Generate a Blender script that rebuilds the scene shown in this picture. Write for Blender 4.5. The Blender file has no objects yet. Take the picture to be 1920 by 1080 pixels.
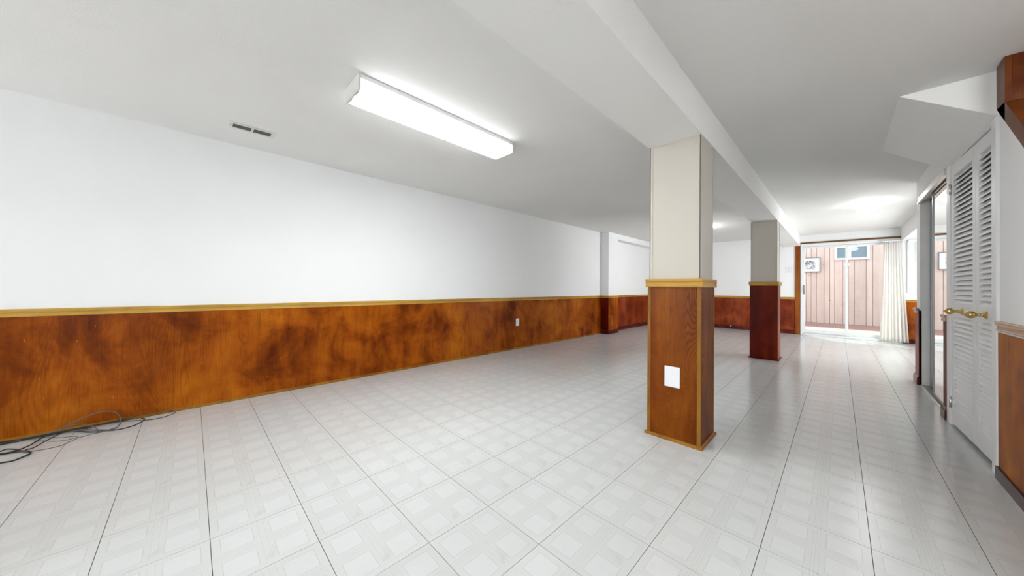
import bpy, bmesh, math, random
from mathutils import Vector, Matrix
random.seed(4)
SC = bpy.context.scene
COL = SC.collection

# ------------------------------------------------------------------ camera
TH, PITCH, ROLL = 0.7903, 0.0086, 0.0098
F0 = Vector((-math.sin(TH), math.cos(TH), 0)); R0 = Vector((math.cos(TH), math.sin(TH), 0)); Z0 = Vector((0, 0, 1))
FW = F0*math.cos(PITCH) + Z0*math.sin(PITCH); UP = -F0*math.sin(PITCH) + Z0*math.cos(PITCH)
CX = R0*math.cos(ROLL) + UP*math.sin(ROLL); CY = -R0*math.sin(ROLL) + UP*math.cos(ROLL); CZ = -FW
camd = bpy.data.cameras.new('camera'); cam = bpy.data.objects.new('camera', camd); COL.objects.link(cam)
cam.matrix_world = Matrix(((CX.x, CY.x, CZ.x, 0), (CX.y, CY.y, CZ.y, 0), (CX.z, CY.z, CZ.z, 1.0), (0, 0, 0, 1)))
camd.sensor_width = 36; camd.lens = 606.7148/1920*36; camd.shift_y = -7.68/1920
camd.clip_start = .02; camd.clip_end = 200
SC.camera = cam

# ------------------------------------------------------------------ world, sun, exposure
W = bpy.data.worlds.new('sky'); SC.world = W; W.use_nodes = True
bg = W.node_tree.nodes['Background']; bg.inputs[0].default_value = (.86, .93, 1.0, 1); bg.inputs[1].default_value = .92
sund = bpy.data.lights.new('sun', 'SUN'); sun = bpy.data.objects.new('sun', sund); COL.objects.link(sun)
sund.energy = 1.5; sund.angle = .009; sund.color = (1, .95, .88)
sun.location = (-3, 14, 8)
sun.rotation_euler = Vector((.45, -.90, -1.93)).to_track_quat('-Z', 'Y').to_euler()
VS = SC.view_settings
VS.view_transform = 'Standard'; VS.look = 'None'; VS.gamma = 1; VS.use_curve_mapping = False; VS.exposure = 1.17
LAMP_TUBE = 17.0      # emission of the fluorescent diffusers
LAMP_DOME = 7.0      # emission of the glass domes

def area(name, loc, direction, sx, sy, power, col=(.95, .98, 1)):
    l = bpy.data.lights.new(name, 'AREA'); l.shape = 'RECTANGLE'; l.size = sx; l.size_y = sy; l.energy = power; l.color = col
    o = bpy.data.objects.new(name, l); COL.objects.link(o); o.location = loc
    o.rotation_euler = Vector(direction).to_track_quat('-Z', 'Z').to_euler(); return o
# unseen fill lamps, added behind the viewpoint, at the alcove side and in the stairwell
area('fill_light', (-2.75, -4.15, 1.05), (.5, 1, .05), 1.6, 1.6, 50)
area('fill_light', (1.42, -.9, 1.0), (-1, .3, .2), 1.2, 1.4, 12)
area('fill_light', (1.72, 7.7, 1.2), (-1, 0, 0), 2.6, 1.6, 42)
area('stairwell_fill', (1.05, 1.6, 2.18), (0, .5, -1), .6, .9, 14)  # added lamp that brightens the header board of the stair opening

# ------------------------------------------------------------------ materials
class NT:
    def __init__(s, name):
        s.m = bpy.data.materials.new(name); s.m.use_nodes = True; s.t = s.m.node_tree
        s.b = s.t.nodes['Principled BSDF']; s.out = s.t.nodes['Material Output']
    def n(s, typ, **kw):
        nd = s.t.nodes.new(typ)
        for k, v in kw.items():
            if isinstance(k, str) and k.startswith('i_'): nd.inputs[k[2:].replace('_', ' ')].default_value = v
            else: setattr(nd, k, v)
        return nd
    def l(s, a, b): s.t.links.new(a, b)
    def math(s, op, a, b=None, c=None):
        nd = s.t.nodes.new('ShaderNodeMath'); nd.operation = op
        for i, v in enumerate((a, b, c)):
            if v is None: continue
            if hasattr(v, 'is_output'): s.l(v, nd.inputs[i])
            else: nd.inputs[i].default_value = v
        return nd.outputs[0]
    def coord(s, scale=(1, 1, 1)):
        tc = s.n('ShaderNodeTexCoord'); mp = s.n('ShaderNodeMapping'); mp.inputs['Scale'].default_value = scale
        s.l(tc.outputs['Object'], mp.inputs['Vector']); return mp.outputs['Vector']
    def noise(s, vec, scale, detail=3, rough=.5, dist=0):
        nd = s.n('ShaderNodeTexNoise'); nd.inputs['Scale'].default_value = scale; nd.inputs['Detail'].default_value = detail
        nd.inputs['Roughness'].default_value = rough; nd.inputs['Distortion'].default_value = dist
        s.l(vec, nd.inputs['Vector']); return nd.outputs['Fac']
    def ramp(s, fac, stops):
        nd = s.n('ShaderNodeValToRGB'); cr = nd.color_ramp
        while len(cr.elements) < len(stops): cr.elements.new(.5)
        for e, (p, c) in zip(cr.elements, stops):
            e.position = p; e.color = (*c, 1) if len(c) == 3 else c
        s.l(fac, nd.inputs['Fac']); return nd.outputs['Color']
    def mix(s, fac, a, b, typ='MIX'):
        nd = s.n('ShaderNodeMix', data_type='RGBA', blend_type=typ)
        for sock, v in ((nd.inputs[0], fac), (nd.inputs[6], a), (nd.inputs[7], b)):
            if hasattr(v, 'is_output'): s.l(v, sock)
            elif isinstance(v, tuple): sock.default_value = (*v, 1)
            else: sock.default_value = v
        return nd.outputs[2]
    def bump(s, h, strength, dist=.01):
        nd = s.n('ShaderNodeBump'); nd.inputs['Strength'].default_value = strength; nd.inputs['Distance'].default_value = dist
        s.l(h, nd.inputs['Height']); s.l(nd.outputs['Normal'], s.b.inputs['Normal'])
    def set(s, col=None, rough=None, metal=None, spec=None):
        if col is not None:
            if hasattr(col, 'is_output'): s.l(col, s.b.inputs['Base Color'])
            else: s.b.inputs['Base Color'].default_value = (*col, 1)
        if rough is not None:
            if hasattr(rough, 'is_output'): s.l(rough, s.b.inputs['Roughness'])
            else: s.b.inputs['Roughness'].default_value = rough
        if metal is not None: s.b.inputs['Metallic'].default_value = metal
        if spec is not None: s.b.inputs['Specular IOR Level'].default_value = spec
        return s.m

def plain(name, col, rough=.5, metal=0, spec=.5, var=.04, vscale=6, bump=0, bscale=200):
    n = NT(name); v = n.coord()
    f = n.noise(v, vscale, 3)
    d = tuple(c*(1-var) for c in col); u = tuple(min(1, c*(1+var)) for c in col)
    n.set(n.ramp(f, [(.35, d), (.65, u)]), rough, metal, spec)
    if bump: n.bump(n.noise(v, bscale, 2), bump, .002)
    return n.m

def plaster(name, col, bump=.25, scale=160, rough=.75):
    n = NT(name); v = n.coord()
    f = n.noise(v, 1.3, 3); n.set(n.ramp(f, [(.3, tuple(c*.975 for c in col)), (.7, col)]), rough, 0, .25)
    a = n.noise(v, scale, 3, .6); b = n.noise(v, 22, 2)
    n.bump(n.math('ADD', a, n.math('MULTIPLY', b, .6)), bump, .003); return n.m

def wood(name, light, mid, dark, rough=.33, rings=1.0, ring_scale=1.0, blot=1.0, axis=2, bump=.06, off=0.0, knots=True, coat=0.25):
    """stained plywood: long grain along the given axis, cathedral rings from noise contours, cloudy stain"""
    n = NT(name); sc = [1, 1, 1]; sc[axis] = .22
    tc = n.n('ShaderNodeTexCoord'); mp = n.n('ShaderNodeMapping'); mp.inputs['Scale'].default_value = sc; mp.inputs['Location'].default_value = (off, off*1.7, off*.6)
    n.l(tc.outputs['Object'], mp.inputs['Vector']); v = mp.outputs['Vector']
    mp2 = n.n('ShaderNodeMapping'); mp2.inputs['Location'].default_value = (off, off, off); n.l(tc.outputs['Object'], mp2.inputs['Vector']); vu = mp2.outputs['Vector']
    sc2 = [1, 1, 1]; sc2[axis] = .03
    mp3 = n.n('ShaderNodeMapping'); mp3.inputs['Scale'].default_value = sc2; n.l(tc.outputs['Object'], mp3.inputs['Vector']); vg = mp3.outputs['Vector']
    blotch = n.noise(vu, 2.6, 5, .62, .4)
    veins = n.noise(v, 4.0, 4, .55, .6)
    c = n.ramp(n.math('ADD', n.math('MULTIPLY', blotch, .62*blot), n.math('MULTIPLY', veins, 1-.62*blot)), [(.36, dark), (.5, mid), (.64, light)])
    # cathedral rings
    r = n.noise(v, 2.6*ring_scale, 1, .4, .5)
    s = n.math('SINE', n.math('MULTIPLY', r, 150*ring_scale))
    line = n.math('POWER', n.math('ABSOLUTE', s), 3.0)
    mask = n.math('MULTIPLY', n.math('SMOOTH_MIN', n.math('MAXIMUM', n.math('SUBTRACT', n.math('MULTIPLY', n.noise(v, 3.2, 2), 4.0), 1.6), 0), 1, .1), .34*rings)
    c = n.mix(n.math('MULTIPLY', line, mask), c, tuple(x*.35 for x in mid))
    fis = n.noise(v, 11, 4, .7, 1.2)
    c = n.mix(n.math('MULTIPLY', n.math('MINIMUM', n.math('MAXIMUM', n.math('SUBTRACT', n.math('MULTIPLY', fis, 5.0), 2.75), 0), 1), .55), c, tuple(x*.4 for x in mid))
    g = n.noise(vg, 190, 3, .6)
    c = n.mix(n.math('MULTIPLY', n.math('SUBTRACT', 1, n.math('SMOOTH_MIN', n.math('MULTIPLY', g, 1.9), 1, .1)), .8), c, dark)
    if knots:   # a few scratches and scuffs in the varnish
        sm = n.n('ShaderNodeMapping'); sm.inputs['Scale'].default_value = (3.0, 3.0, .5); sm.inputs['Rotation'].default_value = (.35, .1, 0)
        n.l(tc.outputs['Object'], sm.inputs['Vector'])
        sc_ = n.noise(sm.outputs['Vector'], 30, 2, .5)
        c = n.mix(n.math('MULTIPLY', n.math('GREATER_THAN', sc_, .76), .3), c, tuple(min(1, x*2.2+.05) for x in light))
    n.set(c, n.math('ADD', rough-.06, n.math('MULTIPLY', blotch, .14)), 0, .06)
    n.b.inputs['Coat Weight'].default_value = coat*.2; n.b.inputs['Coat Roughness'].default_value = .22
    n.bump(n.math('ADD', g, n.math('MULTIPLY', line, .3)), bump, .002); return n.m

PITCHT = .3029; TX0, TY0 = .0893, .0645
def tile_material():
    n = NT('vinyl_tile'); tc = n.n('ShaderNodeTexCoord'); sep = n.n('ShaderNodeSeparateXYZ'); n.l(tc.outputs['Object'], sep.inputs[0])
    oi = n.n('ShaderNodeObjectInfo')
    u = n.math('DIVIDE', sep.outputs[0], PITCHT); w = n.math('DIVIDE', sep.outputs[1], PITCHT)
    fu = n.math('FRACT', u); fw = n.math('FRACT', w)
    # distance from the centre of each quarter's square (mirror the tile about its centre line)
    def q(f):
        m = n.math('ABSOLUTE', n.math('SUBTRACT', f, .5))          # 0 centre line .. .5 edge
        return m, n.math('ABSOLUTE', n.math('SUBTRACT', m, .252))   # distance from square centre line
    mu, du = q(fu); mw, dw = q(fw)
    dmax = n.math('MAXIMUM', du, dw)
    inside = n.math('LESS_THAN', dmax, .158)
    ring = n.math('MULTIPLY', n.math('LESS_THAN', dmax, .1625), n.math('GREATER_THAN', dmax, .156))
    # band seams: short lines run on from the square's sides, basket-weave fashion
    seam1 = n.math('MULTIPLY', n.math('LESS_THAN', n.math('ABSOLUTE', n.math('SUBTRACT', mu, .033)), .0030), n.math('GREATER_THAN', mw, .06))
    seam2 = n.math('MULTIPLY', n.math('LESS_THAN', n.math('ABSOLUTE', n.math('SUBTRACT', mw, .033)), .0026), n.math('LESS_THAN', mu, .44))
    seam3 = n.math('LESS_THAN', mu, .0025)
    stripes = n.noise(n.coord((3, 60, 1)), 6, 2); stripes2 = n.noise(n.coord((60, 3, 1)), 6, 2)
    vert = n.math('GREATER_THAN', du, dw)
    st = n.mix(vert, stripes, stripes2)
    cloud = n.noise(n.coord(), 17, 3, .55)
    band = n.ramp(st, [(.25, (.545, .552, .540)), (.75, (.566, .574, .562))])
    sq = n.ramp(cloud, [(.3, (.572, .580, .571)), (.7, (.586, .594, .588))])
    smudge = n.math('MULTIPLY', n.math('MAXIMUM', n.math('SUBTRACT', n.noise(n.coord(), 9, 2), .60), 0), 2.2)
    band = n.mix(smudge, band, (.39, .39, .355))
    c = n.mix(inside, band, sq)
    c = n.mix(n.math('MULTIPLY', ring, .5), c, (.37, .37, .34))
    c = n.mix(n.math('MULTIPLY', n.math('MAXIMUM', n.math('MAXIMUM', seam1, seam2), seam3), .33), c, (.40, .40, .375))
    # single specks of dirt
    vo = n.n('ShaderNodeTexVoronoi'); vo.inputs['Scale'].default_value = 3.1; vo.inputs['Randomness'].default_value = 1; n.l(n.coord((1, 1, 0)), vo.inputs['Vector'])
    c = n.mix(n.math('MULTIPLY', n.math('LESS_THAN', vo.outputs['Distance'], .0075), .8), c, (.12, .11, .1))
    tint = n.math('ADD', .975, n.math('MULTIPLY', oi.outputs['Random'], .04))
    mm = n.n('ShaderNodeVectorMath', operation='SCALE'); n.l(c, mm.inputs[0]); n.l(tint, mm.inputs['Scale'])
    n.set(mm.outputs[0], n.math('ADD', .07, n.math('MULTIPLY', n.noise(n.coord(), 5, 3), .14)), 0, .55)
    h1 = n.noise(n.coord((1, 1, 1)), 95, 2, .55); h2 = n.noise(n.coord((70, 190, 1)), 1.0, 2, .6); h3 = n.noise(n.coord(), 7, 2)
    hh = n.math('ADD', n.math('ADD', n.math('MULTIPLY', h1, .5), n.math('MULTIPLY', h2, .8)), n.math('MULTIPLY', h3, 1.2))
    n.bump(hh, .13, .0045); return n.m

M = {}
M['ceiling'] = plaster('stippled_ceiling_paint', (.81, .805, .785), .35, 170)
M['beam'] = plaster('beam_paint', (.86, .855, .835), .18, 150)
M['wall'] = plaster('white_wall_paint', (.88, .885, .882), .10, 120)
M['cream'] = plaster('cream_panel_paint', (.55, .515, .45), .06, 200, .5)
M['white'] = plain('white_gloss_paint', (.82, .83, .83), .42, var=.02)
M['white_metal'] = plain('white_enamel', (.85, .86, .86), .25, var=.01)
M['alu'] = plain('white_coated_aluminium', (.78, .80, .80), .3, .1, var=.02)
M['ply'] = wood('stained_plywood', (.46, .132, .006), (.30, .066, .003), (.095, .014, .001), .40, .8, 1.0, 1.0)
M['ply_col'] = wood('column_plywood', (.24, .066, .003), (.155, .033, .002), (.06, .009, .0008), .40, 1.7, 1.6, .55, off=4.4)
M['ply_red'] = wood('red_stained_plywood', (.33, .075, .022), (.22, .035, .010), (.10, .012, .004), .36, .7, 1.0, 1.0, off=2.3)
M['ply_dark_red'] = wood('dark_red_plywood', (.20, .026, .003), (.12, .007, .001), (.05, .002, .0005), .40, 2.4, 1.9, .5, off=7.7, coat=.1)  # darker, redder plywood tone than the wall panels
M['ply_right'] = wood('dull_brown_plywood', (.50, .18, .03), (.33, .095, .012), (.13, .032, .005), .40, .5, .8, 1.0, off=5.2, coat=.0)  # duller brown tone for the right wainscot
M['base_red'] = wood('mahogany_baseboard', (.16, .03, .016), (.10, .014, .008), (.05, .007, .005), .3, .2, 1, .5, axis=1, knots=False)
M['base_brown'] = wood('walnut_baseboard', (.15, .065, .045), (.10, .038, .028), (.05, .018, .014), .25, .2, 1, .5, axis=1, knots=False, coat=.6)
M['oak'] = wood('honey_oak_trim', (.58, .36, .085), (.50, .29, .06), (.36, .18, .035), .34, .25, 1, .4, axis=1, knots=False)
M['oak_x'] = wood('honey_oak_trim_cross', (.58, .36, .085), (.50, .29, .06), (.36, .18, .035), .34, .25, 1, .4, axis=0, knots=False)
M['oak_z'] = wood('oak_corner_trim', (.32, .155, .022), (.26, .115, .016), (.17, .06, .009), .34, .25, 1, .4, axis=2, knots=False)
M['pale_oak'] = wood('pale_worn_trim', (.52, .35, .22), (.44, .27, .16), (.32, .17, .09), .28, .3, 1, .4, axis=1, knots=False, coat=.6)
M['stair'] = wood('stair_timber', (.17, .05, .011), (.10, .024, .005), (.04, .009, .003), .3, .3, 1, 1.0, off=9.1, coat=.5)
M['stair_edge'] = wood('stair_timber_edge', (.22, .075, .02), (.15, .042, .011), (.07, .016, .005), .3, .3, 1, 1.0, off=3.1, coat=.5)
M['post'] = wood('door_post_timber', (.32, .11, .02), (.25, .07, .012), (.16, .035, .006), .35, .3, 1, .5, knots=False)
M['batten'] = plain('dark_wood_batten', (.10, .045, .008), .4)
M['tile'] = tile_material()
M['subfloor'] = plain('dark_joint_mastic', (.04, .038, .035), .9)
M['black'] = plain('black_cable_rubber', (.018, .019, .02), .45)
M['grey_cable'] = plain('grey_cable_jacket', (.10, .10, .10), .45)
M['dark'] = plain('dark_duct', (.045, .045, .04), .7)
M['grille'] = plain('grey_grille', (.16, .16, .145), .6)
M['vent'] = plain('vent_enamel', (.70, .69, .67), .5)
M['plate'] = plain('white_plastic_plate', (.74, .75, .77), .3, var=.01)
M['steel'] = plain('brushed_dark_aluminium', (.30, .31, .31), .32, .9)
M['steel_light'] = plain('satin_aluminium', (.72, .70, .64), .3, .7)
M['chrome'] = plain('hinge_nickel', (.66, .66, .64), .25, .9)
M['closet'] = plain('closet_grey_paint', (.72, .73, .72), .55)
M['plank'] = None
def brass():
    n = NT('polished_brass'); n.set((.62, .45, .16), .14, 1.0); return n.m
M['brass'] = brass()
def mirror():
    n = NT('mirror_silver'); n.set((.93, .94, .93), .01, 1.0); return n.m
M['mirror'] = mirror()
def glass():
    n = NT('window_glass'); t = n.t; t.nodes.remove(n.b)
    tr = t.nodes.new('ShaderNodeBsdfTransparent'); tr.inputs[0].default_value = (.94, .96, .95, 1)
    gl = t.nodes.new('ShaderNodeBsdfGlossy'); gl.inputs['Roughness'].default_value = 0.0
    fr = t.nodes.new('ShaderNodeFresnel'); fr.inputs[0].default_value = 1.5
    ge = t.nodes.new('ShaderNodeNewGeometry'); fac = n.math('MULTIPLY', fr.outputs[0], n.math('SUBTRACT', 1.0, ge.outputs['Backfacing']))
    mx = t.nodes.new('ShaderNodeMixShader'); n.l(fac, mx.inputs[0]); n.l(tr.outputs[0], mx.inputs[1]); n.l(gl.outputs[0], mx.inputs[2])
    n.l(mx.outputs[0], n.out.inputs['Surface']); return n.m
M['glass'] = glass()
def sheer():
    n = NT('sheer_curtain_cloth'); t = n.t
    n.set((.90, .895, .87), .9, 0, .1)
    tl = t.nodes.new('ShaderNodeBsdfTranslucent'); tl.inputs[0].default_value = (.96, .955, .93, 1)
    tr = t.nodes.new('ShaderNodeBsdfTransparent')
    a = t.nodes.new('ShaderNodeMixShader'); a.inputs[0].default_value = .62; n.l(n.b.outputs[0], a.inputs[1]); n.l(tl.outputs[0], a.inputs[2])
    b = t.nodes.new('ShaderNodeMixShader'); b.inputs[0].default_value = .14; n.l(a.outputs[0], b.inputs[1]); n.l(tr.outputs[0], b.inputs[2])
    n.l(b.outputs[0], n.out.inputs['Surface']); return n.m
M['sheer'] = sheer()
def emit(name, col, s):
    n = NT(name); n.set((.9, .9, .9), .4); n.b.inputs['Emission Color'].default_value = (*col, 1); n.b.inputs['Emission Strength'].default_value = s; return n.m
def tube_lens():
    n = NT('acrylic_diffuser_lit'); n.set((.9, .9, .9), .35)
    tc = n.n('ShaderNodeTexCoord'); sp = n.n('ShaderNodeSeparateXYZ'); n.l(tc.outputs['Object'], sp.inputs[0])
    d = n.math('ABSOLUTE', n.math('SUBTRACT', n.math('ABSOLUTE', sp.outputs[0]), .05))     # two tubes behind the lens
    band = n.math('POWER', n.math('MAXIMUM', n.math('SUBTRACT', 1, n.math('MULTIPLY', d, 16)), 0), 1.3)
    endf = n.math('SMOOTH_MIN', n.math('MULTIPLY', n.math('SUBTRACT', .60, n.math('ABSOLUTE', sp.outputs[1])), 9), 1, .3)
    st = n.math('ADD', .9, n.math('MULTIPLY', n.math('MULTIPLY', band, endf), LAMP_TUBE*2.1))
    n.b.inputs['Emission Color'].default_value = (.95, .98, 1, 1); n.l(st, n.b.inputs['Emission Strength']); return n.m
M['lens'] = tube_lens()
M['dome'] = emit('lit_opal_glass', (.98, .985, 1), LAMP_DOME)
M['dome_bright'] = emit('bright_opal_glass', (.98, .985, 1), 44.0)
M['tubeshade'] = M['white_metal']
def plank_mat():
    n = NT('pink_painted_plank'); tc = n.n('ShaderNodeTexCoord'); oi = n.n('ShaderNodeObjectInfo')
    v = n.coord(); vs = n.coord((1, 1, .12))
    c = n.ramp(n.noise(vs, 9, 4, .6), [(.3, (.74, .58, .52)), (.7, (.84, .69, .63))])
    c = n.mix(n.math('MULTIPLY', n.math('MAXIMUM', n.math('SUBTRACT', n.noise(v, 3.2, 4, .6), .52), 0), 1.6), c, (.55, .42, .36))
    vo = n.n('ShaderNodeTexVoronoi'); vo.inputs['Scale'].default_value = 3.4; n.l(v, vo.inputs['Vector'])
    c = n.mix(n.math('MULTIPLY', n.math('LESS_THAN', vo.outputs['Distance'], .055), .75), c, (.28, .15, .11))
    t = n.math('ADD', .93, n.math('MULTIPLY', oi.outputs['Random'], .12))
    mm = n.n('ShaderNodeVectorMath', operation='SCALE'); n.l(c, mm.inputs[0]); n.l(t, mm.inputs['Scale'])
    n.set(mm.outputs[0], .7, 0, .2); return n.m
M['plank'] = plank_mat()
M['patio'] = plain('pink_concrete', (.66, .50, .44), .8, var=.08, bump=.2, bscale=90)
def brickpave():
    n = NT('mauve_deck_brick'); v = n.coord()
    br = n.n('ShaderNodeTexBrick'); n.l(v, br.inputs['Vector']); br.inputs['Scale'].default_value = 4.5
    br.inputs['Color1'].default_value = (.40, .24, .22, 1); br.inputs['Color2'].default_value = (.47, .30, .27, 1); br.inputs['Mortar'].default_value = (.24, .15, .14, 1)
    n.set(br.outputs[0], .8, 0, .2); return n.m
M['brickpave'] = brickpave()
M['pane_blue'] = plain('blue_grey_glass', (.24, .33, .39), .4, 0, .5, var=.1, vscale=2)  # opaque blue-grey panes
M['ext_white'] = plain('white_window_vinyl', (.80, .80, .84), .4)
M['pic_frame'] = plain('grey_picture_frame', (.22, .20, .22), .45)
M['mat'] = plain('white_picture_mat', (.86, .87, .88), .6, var=.01)
def artprint():
    n = NT('grey_abstract_print'); v = n.coord((1, 1, 1))
    f = n.noise(v, 22, 5, .7, 2.0); g = n.noise(v, 6, 2)
    c = n.ramp(n.math('ADD', n.math('MULTIPLY', f, .75), n.math('MULTIPLY', g, .25)), [(.46, (.14, .14, .15)), (.50, (.40, .40, .42)), (.53, (.85, .86, .87))])
    n.set(c, .5, 0, .2); return n.m
M['print'] = artprint()
M['blind'] = plain('white_blind_fabric', (.80, .82, .82), .6, var=.02)
M['blind'].node_tree.nodes['Principled BSDF'].inputs['Transmission Weight'].default_value = 0

# ------------------------------------------------------------------ mesh helpers
class MB:
    def __init__(s): s.v = []; s.f = []; s.smooth = []
    def add(s, vs, fs, sm=False):
        o = len(s.v); s.v += [tuple(p) for p in vs]; s.f += [tuple(i+o for i in f) for f in fs]; s.smooth += [sm]*len(fs); return s
    def box(s, x0, x1, y0, y1, z0, z1, c=0.0):
        x0, x1 = min(x0, x1), max(x0, x1); y0, y1 = min(y0, y1), max(y0, y1); z0, z1 = min(z0, z1), max(z0, z1)
        c = min(c, (x1-x0)/2.01, (y1-y0)/2.01, (z1-z0)/2.01)
        if c <= 0:
            vs = [(x, y, z) for z in (z0, z1) for y in (y0, y1) for x in (x0, x1)]
            return s.add(vs, [(0, 2, 3, 1), (4, 5, 7, 6), (0, 1, 5, 4), (2, 6, 7, 3), (0, 4, 6, 2), (1, 3, 7, 5)])
        bm = bmesh.new()
        bmesh.ops.create_cube(bm, size=1)
        for v in bm.verts:
            v.co = Vector(((x0+x1)/2+v.co.x*(x1-x0), (y0+y1)/2+v.co.y*(y1-y0), (z0+z1)/2+v.co.z*(z1-z0)))
        bmesh.ops.bevel(bm, geom=list(bm.edges), offset=c, segments=1, affect='EDGES', profile=.5)
        bm.verts.index_update(); s.add([v.co[:] for v in bm.verts], [[v.index for v in f.verts] for f in bm.faces]); bm.free(); return s
    def prism(s, poly, a, b, axis):
        """poly: 2D points; extruded from a to b along axis (0: poly is (y,z); 1: (x,z); 2: (x,y))"""
        def p(q, t):
            return (t, q[0], q[1]) if axis == 0 else ((q[0], t, q[1]) if axis == 1 else (q[0], q[1], t))
        n = len(poly); vs = [p(q, a) for q in poly]+[p(q, b) for q in poly]
        return s.add(vs, [tuple(range(n))[::-1], tuple(range(n, 2*n))]+[(i, (i+1) % n, (i+1) % n+n, i+n) for i in range(n)])
    def run(s, prof, p0, p1, out):
        """moulding: profile (depth, z) swept from p0 to p1 (x,y,z of its foot); out = direction it stands proud"""
        p0, p1, out = Vector(p0), Vector(p1), Vector(out)
        vs = [p+out*d+Z0*z for p in (p0, p1) for d, z in prof]; n = len(prof)
        return s.add(vs, [tuple(range(n))[::-1], tuple(range(n, 2*n))]+[(i, (i+1) % n, (i+1) % n+n, i+n) for i in range(n)])
    def lathe(s, prof, seg=24, origin=(0, 0, 0), axis=Vector((0, 0, 1))):
        axis = Vector(axis).normalized(); t = axis.orthogonal().normalized(); b = axis.cross(t); o = Vector(origin)
        vs = []; fs = []
        for r, h in prof:
            for k in range(seg):
                a = 2*math.pi*k/seg; vs.append(o+axis*h+(t*math.cos(a)+b*math.sin(a))*max(r, 1e-5))
        for i in range(len(prof)-1):
            for k in range(seg):
                fs.append((i*seg+k, i*seg+(k+1) % seg, (i+1)*seg+(k+1) % seg, (i+1)*seg+k))
        fs.append(tuple(range(seg))[::-1]); fs.append(tuple((len(prof)-1)*seg+k for k in range(seg)))
        return s.add(vs, fs, True)
    def tube(s, pts, r, seg=8, sub=8):
        P = [Vector(p) for p in pts]; Q = []
        for i in range(len(P)-1):
            a, b, c, d = P[max(i-1, 0)], P[i], P[i+1], P[min(i+2, len(P)-1)]
            for k in range(sub):
                t = k/sub; Q.append(.5*((2*b)+(-a+c)*t+(2*a-5*b+4*c-d)*t*t+(-a+3*b-3*c+d)*t**3))
        Q.append(P[-1]); vs = []; fs = []
        up = Vector((0, 0, 1))
        for i, q in enumerate(Q):
            d = (Q[min(i+1, len(Q)-1)]-Q[max(i-1, 0)]).normalized(); sd = d.cross(up)
            sd = sd.normalized() if sd.length > 1e-4 else Vector((1, 0, 0)); u = sd.cross(d)
            for k in range(seg):
                a = 2*math.pi*k/seg; vs.append(q+(sd*math.cos(a)+u*math.sin(a))*r)
        for i in range(len(Q)-1):
            for k in range(seg): fs.append((i*seg+k, i*seg+(k+1) % seg, (i+1)*seg+(k+1) % seg, (i+1)*seg+k))
        fs.append(tuple(range(seg))); fs.append(tuple((len(Q)-1)*seg+k for k in range(seg))[::-1])
        return s.add(vs, fs, True)
    def turn(s, pivot, ang):
        c, n = math.cos(ang), math.sin(ang)
        s.v = [(pivot[0]+(x-pivot[0])*c-(y-pivot[1])*n, pivot[1]+(x-pivot[0])*n+(y-pivot[1])*c, z) for x, y, z in s.v]; return s
    def build(s, name, mat, parent=None, origin=None):
        """coordinates are given in the world; the object's origin goes to the parent's (or to origin)"""
        po = wpos(parent); o = Vector(origin) if origin is not None else (po if parent is not None else Vector((0, 0, 0)))
        me = bpy.data.meshes.new(name); me.from_pydata([tuple(Vector(v)-o) for v in s.v], [], s.f)
        bm = bmesh.new(); bm.from_mesh(me); bmesh.ops.recalc_face_normals(bm, faces=bm.faces); bm.to_mesh(me); bm.free()
        me.polygons.foreach_set('use_smooth', s.smooth); me.materials.append(mat); me.update()
        ob = bpy.data.objects.new(name, me); COL.objects.link(ob)
        if parent is not None: ob.parent = parent
        ob.location = o-po; ob['wo'] = tuple(o); return ob
def wpos(o): return Vector(o['wo']) if o is not None else Vector((0, 0, 0))
def tag(o, label, cat=None, group=None, kind=None):
    o['label'] = label
    if cat: o['category'] = cat
    if group: o['group'] = group
    if kind: o['kind'] = kind
    return o
def thing(name, loc, label, cat, group=None, kind=None):
    o = bpy.data.objects.new(name, None); COL.objects.link(o); o.location = loc; o['wo'] = tuple(loc); o.empty_display_size = .1
    return tag(o, label, cat, group, kind)
def B(name, mat, parent, *box, c=0.0): return MB().box(*box, c=c).build(name, mat, parent)

H = 2.2
XL = -3.657; XR = .61; YB = 9.65; YF = -4.3; XA = 1.75       # left wall, right wall, far wall, wall behind the camera, alcove side
RAIL = [(0, 0), (.010, 0), (.013, .004), (.010, .011), (.010, .024), (.0145, .029), (.017, .038), (.017, .044), (.012, .05), (0, .05)]
BASE = [(0, 0), (.013, 0), (.013, .066), (.010, .074), (.006, .086), (0, .09)]
STRIP = [(0, 0), (.013, 0), (.013, .010), (.008, .019), (0, .022)]

# ------------------------------------------------------------------ floor: slab + tiles
fl = MB().box(XL-.12, XA+.1, YF-.12, YB+.02, -.15, -.0032).build('floor', M['subfloor'])
tag(fl, 'pale vinyl tile floor of the basement room with framed square pattern and dark joints', 'floor', kind='structure')
GX, GY = .0020, .0021
def tile_mb(u0, u1, w0, w1, ox=0, oy=0):
    c = .00035; T = .0; b = -.003
    m = MB()
    vs = [(ox+u0+c, oy+w0+c, T), (ox+u1-c, oy+w0+c, T), (ox+u1-c, oy+w1-c, T), (ox+u0+c, oy+w1-c, T),
          (ox+u0, oy+w0, T-c), (ox+u1, oy+w0, T-c), (ox+u1, oy+w1, T-c), (ox+u0, oy+w1, T-c),
          (ox+u0, oy+w0, b), (ox+u1, oy+w0, b), (ox+u1, oy+w1, b), (ox+u0, oy+w1, b)]
    fs = [(0, 1, 2, 3)]+[(i, (i+1) % 4+0, (i+1) % 4+4, i+4)[::-1] for i in range(4)]+[(i+4, (i+1) % 4+4, (i+1) % 4+8, i+8)[::-1] for i in range(4)]
    return m.add(vs, fs)
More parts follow.
